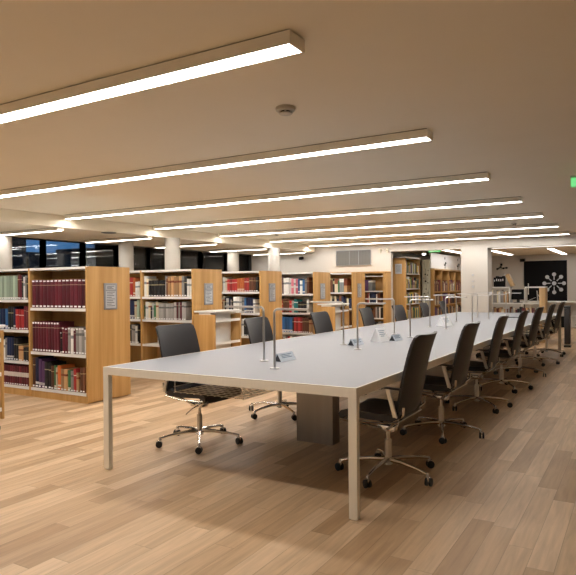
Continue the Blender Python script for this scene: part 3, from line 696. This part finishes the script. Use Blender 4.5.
for k in range(7): bx(b, -.245, -.125, -.0135, -.012, 1.80 - k * .025, 1.806 - k * .025)
obj('printed_lines', b, M['dark'], s, False)
for z in (.12, .50, .87, 1.24, 1.61):
    fill(mix(22, ['black', 'green', 'grey', 'white', 'brown', 'tan', 'navy', 'yellow'], .55, .85), 13.96, 14.96, z + .003, .33, -4.91, .24, 'tall bookcase', 'x', rz=math.pi / 2)
# printed curtain panel with dark leaf shapes
t = thing('hanging_panel', 'pale hanging curtain panel with black leaf shapes beside the tall bookcase', 'curtain', (-4.90, 15.16, 0), math.radians(-4))
b = nb(); N = 12
for k in range(N):
    x0, x1 = k * .018, (k + 1) * .018; w0, w1 = .010 * math.sin(k * 1.7), .010 * math.sin((k + 1) * 1.7)
    prism(b, [(x0, w0, .02), (x1, w1, .02), (x1, w1 + .004, .02), (x0, w0 + .004, .02)], (0, 0, 1.95))
obj('fabric', b, M['canvas'], t)
b = nb(); tube(b, [(-.01, .002, 1.985), (.235, .002, 1.985)], .008, 8); obj('rail', b, M['grey'], t)
b = nb()
for (xx, zz, q) in [(.09, 1.60, .018), (.15, 1.58, .016), (.10, 1.42, .024), (.16, 1.38, .014), (.05, 1.50, .010), (.17, 1.70, .010), (.11, 1.22, .016), (.06, 1.1, .018), (.16, 1.12, .012), (.11, .95, .02)]:
    lathe(b, [(q, 0), (q, .003)], (xx, -.013, zz), 12, (math.pi / 2, 0, 0))
tube(b, [(.10, -.014, .8), (.11, -.014, 1.3), (.10, -.014, 1.75)], .003, 5)
obj('leaf_print', b, M['black'], t)
t = thing('pendant_spot', 'small bright pendant spotlight near the tall bookcase', 'lamp', (-4.69, 14.67, HR))
b = nb(); tube(b, [(0, 0, 0), (0, 0, -.10)], .006, 8); lathe(b, [(.02, -.085), (.045, -.10), (.05, -.125), (.046, -.125)], (0, 0, 0), 16); obj('housing', b, M['plast'], t)
b = nb(); lathe(b, [(.015, -.165), (.038, -.15), (.045, -.126)], (0, 0, 0), 16); obj('bulb', b, M['backlamp'], t)
# long wall of books in the rear room
t = side_case('book_wall', 'long low-lit oak wall of books in the rear room left of the pier', -4.64, 15.34, 18.9, .30, .01, 1.72, [.1, .45, .80, 1.15], [.7, 1.4, 2.1, 2.8], M['oaklight'], M['oak'])
for y0 in (15.38, 16.08, 16.78, 17.48, 18.18):
    for z in (.1, .45, .80, 1.15):
        fill(mix(13, ['maroon', 'brown', 'black', 'brown', 'purple', 'black', 'tan', 'cream'], .55, .86 if z < 1 else .75), y0, y0 + .65, z + .003, .34 if z < 1 else .42, -4.65, .26, 'book wall', 'x', rz=math.pi / 2)
t = thing('display_panel', 'bright white display panel with small dark figures above the book wall', 'panel', (-4.70, 15.30, 1.76))
b = nb(); bx(b, -.03, 0, 0, 1.55, 0, .40, .002); bx(b, -.03, 0, 1.56, 3.5, 0, .40, .002); obj('board', b, M['paper'], t)
b = nb()
for yy, s in ((1.25, 1), (2.6, 1.25)):
    lathe(b, [(.035, 0), (.035, .003)], (.001, yy, .30), 12, (0, math.pi / 2, 0))
    tube(b, [(.003, yy, .02), (.003, yy, .13)], .012, 6); tube(b, [(.003, yy - .09 * s, .12), (.003, yy, .10), (.003, yy + .10 * s, .17)], .02, 6)
    tube(b, [(.003, yy, .10), (.003, yy + .04, .19)], .022, 6)
obj('figures', b, M['dark'], t)

# ------------------------------------------------------------------ black door with dot emblem in the far wall
t = nb(); bx(t, -3.18, -1.95, FY - .03, FY, 0, 2.045); d = struct('door_1', t, M['black'], 'black door with pale emblem in the far wall')
b = nb(); bx(b, -3.06, -3.04, FY - .06, FY - .03, 1.0, 1.35); bx(b, -3.06, -3.04, FY - .045, FY - .03, 1.0, 1.02); obj('door_handle', b, M['white'], d)
b = nb(); cx, cz = -2.31, 1.345
lathe(b, [(.062, 0), (.062, .006)], (cx, FY - .031, cz), 20, (math.pi / 2, 0, 0))
for k in range(8):
    a = k * math.pi / 4; c, s = math.cos(a), math.sin(a)
    lathe(b, [(.058, 0), (.058, .006)], (cx + c * .275, FY - .031, cz + s * .275), 18, (math.pi / 2, 0, 0))
    box(b, (cx + c * .18, FY - .034, cz + s * .18), (.15, .006, .026), (0, -a, 0))
obj('emblem', b, M['greylight'], d)
# wall ornament
t = thing('wall_ornament', 'small dark branch ornament on the far white wall', 'ornament', (-3.84, FY, 1.82))
b = nb(); tube(b, [(-.14, -.02, 0), (-.05, -.02, .05), (.05, -.02, .02), (.14, -.02, .04)], .014, 6); tube(b, [(-.05, -.02, .04), (-.02, -.02, .14)], .012, 6)
obj('branch', b, M['black'], t)
for x, z in ((-.14, 0), (-.02, .14), (.14, .03), (.04, .02)):
    b = nb(); lathe(b, [(.01, -.03), (.035, -.015), (.035, .015), (.01, .03)], (x, -.025, z), 12); obj('leaf', b, M['black'], t)

# ------------------------------------------------------------------ low shelf unit behind the table end
t = thing('low_shelf_unit', 'low white and oak shelf unit behind the far end of the table', 'bookcase', (-3.10, 14.5, 0)); yy0 = 0
def B3(x0, x1, ya, yb, z0, z1, bev=.001): b = nb(); bx(b, x0 + 3.10, x1 + 3.10, ya, yb, z0, z1, bev); return b
obj('end_panel', B3(-3.12, -3.08, 0, .34, 0, 1.235), M['oak'], t)
obj('end_panel', B3(-1.99, -1.86, 0, .34, .60, 1.235), M['oaklight'], t)
obj('end_panel', B3(-1.99, -1.86, 0, .34, 0, .60), M['oaklight'], t)
obj('top_board', B3(-3.12, -2.62, 0, .34, 1.235, 1.265), M['white'], t)
obj('top_board', B3(-2.30, -1.86, 0, .34, 1.235, 1.265), M['white'], t)
obj('side_panel', B3(-2.64, -2.62, 0, .34, .89, 1.235), M['white'], t)
obj('side_panel', B3(-2.31, -2.29, 0, .34, .89, 1.235), M['white'], t)
obj('shelf', B3(-3.08, -1.99, 0, .34, .865, .895), M['white'], t)
obj('shelf', B3(-3.08, -1.99, 0, .34, .50, .53), M['white'], t)
obj('shelf', B3(-3.08, -1.99, 0, .34, .12, .15), M['white'], t)
fill(mix(12, ['cream', 'grey', 'white', 'tan', 'brown', 'cream'], .72, .9, .03, .05), -3.07, -2.65, .898, .33, 14.51, .3, 'low unit', 'x')
fill(mix(30, ['brown', 'black', 'cream', 'grey', 'maroon', 'tan'], .62, .86), -3.07, -2.0, .533, .32, 14.51, .3, 'low unit', 'x')
fill(mix(30, ['brown', 'black', 'cream', 'grey'], .62, .86), -3.07, -2.0, .153, .33, 14.51, .3, 'low unit', 'x')
o = obj('books', rest, rest_cols, None, False)
tag(o, 'remaining books on the farthest shelves beyond the fifth bookcase', 'books', 'distant books', 'stuff')
for k in range(5):
    b = nb(); hh = (.22, .25, .24, .235, .25)[k]; x = -2.99 + k * .047
    bx(b, x, x + .044, 14.56, 14.74, 1.2652, 1.2652 + hh, .002); o = obj('box_file', b, M['black'])
    b = nb(); bx(b, x + .012, x + .032, 14.557, 14.56, 1.2652 + hh * .55, 1.2652 + hh * .75); obj('spine_label', b, M['paper'], o, False)
    tag(o, 'black box file standing on the low shelf unit, %s from the left' % ORD[k], 'box file', 'black box files on the low shelf unit')
t = thing('book_display', 'wooden board leaning beside the black box files on the low shelf unit', 'display board', (-2.68, 14.6, 1.266))
b = nb(); box(b, (.05, .02, .150), (.09, .16, .30), (0, -.42, 0), .003); obj('board', b, M['oaklight'], t)
b = nb(); box(b, (-.005, .02, .155), (.012, .17, .31), (0, -.42, 0), .002); obj('backing', b, M['greylight'], t)
t = thing('monitor', 'black computer screen on the shelf of the low unit', 'monitor', (-2.46, 14.62, .896))
b = nb(); box(b, (0, 0, .19), (.29, .03, .24), (-.25, 0, 0), .004); obj('screen', b, M['black'], t)
b = nb(); bx(b, -.03, .03, -.01, .05, .001, .16); bx(b, -.09, .09, -.07, .08, 0, .01); obj('stand', b, M['rubber'], t)

# long white counter behind and to the right
t = thing('white_counter', 'long white counter table in the rear room before the black door', 'table', (-1.0, 15.2, 0))
b = nb(); bx(b, -1.55, 1.9, 0, .8, .875, .905, .003); obj('counter_top', b, M['white'], t)
for x in (-1.5, .2, 1.82):
    for y in (.04, .72): b = nb(); bx(b, x, x + .04, y, y + .04, 0, .875); obj('leg', b, M['white'], t, False)
b = nb(); bx(b, -1.46, 1.82, .38, .40, .55, .875); obj('modesty_panel', b, M['white'], t, False)
t = thing('easel_stand', 'small white display easel standing on the white counter', 'easel', (-2.13, 15.4, .912))
b = nb(); tube(b, [(-.02, 0, 0), (-.03, 0, .25)], .009, 6); tube(b, [(.10, .02, 0), (-.02, .02, .16)], .008, 6); tube(b, [(-.03, 0, .2), (-.02, .12, 0)], .007, 6); obj('prop', b, M['white'], t)
b = nb(); tube(b, [(-.25, 0, .005), (-.06, 0, .09)], .006, 6); obj('arm', b, M['white'], t)
# low dark armchairs at the right
def armchair(x, y, rz, label):
    t = thing('lounge_chair', label, 'chair', (x, y, 0), rz, None)
    b = nb(); box(b, (0, 0, .36), (.52, .52, .14), None, .03); obj('seat', b, M['leather'], t)
    b = nb(); box(b, (0, .25, .62), (.52, .09, .50), (-.12, 0, 0), .03); obj('backrest', b, M['leather'], t)
    for s in (-1, 1):
        b = nb(); box(b, (s * .27, -.02, .58), (.05, .46, .04), None, .01); bx(b, s * .27 - .02, s * .27 + .02, -.24, -.20, .30, .57); obj('armrest', b, M['rubber'], t)
    for sx_ in (-1, 1):
        for sy in (-1, 1): b = nb(); tube(b, [(sx_ * .22, sy * .22, .30), (sx_ * .25, sy * .25, 0)], .014, 8); obj('leg', b, M['chrome'], t)
t = thing('waste_bin', 'tall narrow dark waste bin behind the far right corner of the table', 'bin', (-1.34, 13.75, 0))
b = nb(); box(b, (0, 0, .44), (.11, .20, .74), None, .012); obj('body', b, M['leather'], t)
b = nb(); box(b, (0, 0, .835), (.12, .21, .05), None, .01); obj('lid', b, M['rubber'], t)
b = nb(); box(b, (0, 0, .02), (.13, .18, .04)); obj('plinth', b, M['rubber'], t)
armchair(-.60, 14.0, math.radians(200), 'dark lounge chair at the right edge of the rear room')
# wooden low table behind with trolley-like base
t = thing('side_table', 'low oak side table beside the dark lounge chairs', 'table', (-.85, 14.75, 0))
b = nb(); bx(b, -.4, .4, -.2, .2, .50, .53, .002); obj('tabletop', b, M['oaklight'], t)
for x in (-.36, .33):
    for y in (-.17, .14): b = nb(); bx(b, x, x + .03, y, y + .03, 0, .50); obj('leg', b, M['oak'], t, False)

# ------------------------------------------------------------------ book trucks
def truck(x, y, label):
    """(x,y): centre on the floor; long axis along Y, open sides to +-X"""
    t = thing('book_truck', label, 'trolley', (x, y, 0), 0, 'oak and white book trucks')
    hx, hy = .18, .30
    for s in (-1, 1):
        b = nb(); bx(b, -hx, hx, s * hy - .0125, s * hy + .0125, .13, .935, .003); obj('end_panel', b, M['oak'], t)
    b = nb(); bx(b, -.012, .012, -hy + .0125, hy - .0125, .18, .93); obj('centre_panel', b, M['white'], t, False)
    for z in (.20, .52, .83):
        for s in (-1, 1):
            b = nb(); box(b, (s * .096, 0, z), (.165, 2 * hy - .026, .014), (0, -s * .12, 0)); bx(b, s * .168, s * .178, -hy + .013, hy - .013, z, z + .035); obj('shelf', b, M['white'], t, False)
    b = nb(); bx(b, -hx, hx, -hy - .01, hy + .03, .962, .985, .004); bx(b, -.10, .10, -hy, hy, .93, .962); obj('top_tray', b, M['white'], t)
    for sx_ in (-1, 1):
        for sy in (-1, 1):
            cx, cy = sx_ * .135, sy * .25
            b = nb(); bx(b, cx - .016, cx + .016, cy - .004, cy + .03, .055, .13); w = obj('caster', b, M['grey'], t)
            b = nb(); lathe(b, [(.03, -.012), (.045, -.010), (.045, .010), (.03, .012)], (cx, cy, .046), 20, (0, math.pi / 2, 0)); obj('wheel', b, M['rubber'], w)
    return t
t0 = truck(-5.175, 6.82, 'oak and white book truck in front of the second bookcase gable')
dup(t0, (-5.02, 10.2, 0), 0, 'oak and white book truck in front of the fourth bookcase gable')
dup(t0, (-5.19, 3.08, 0), 0, 'oak and white book truck cut off by the left edge of the view')
print('BOOKS', NBOOK)
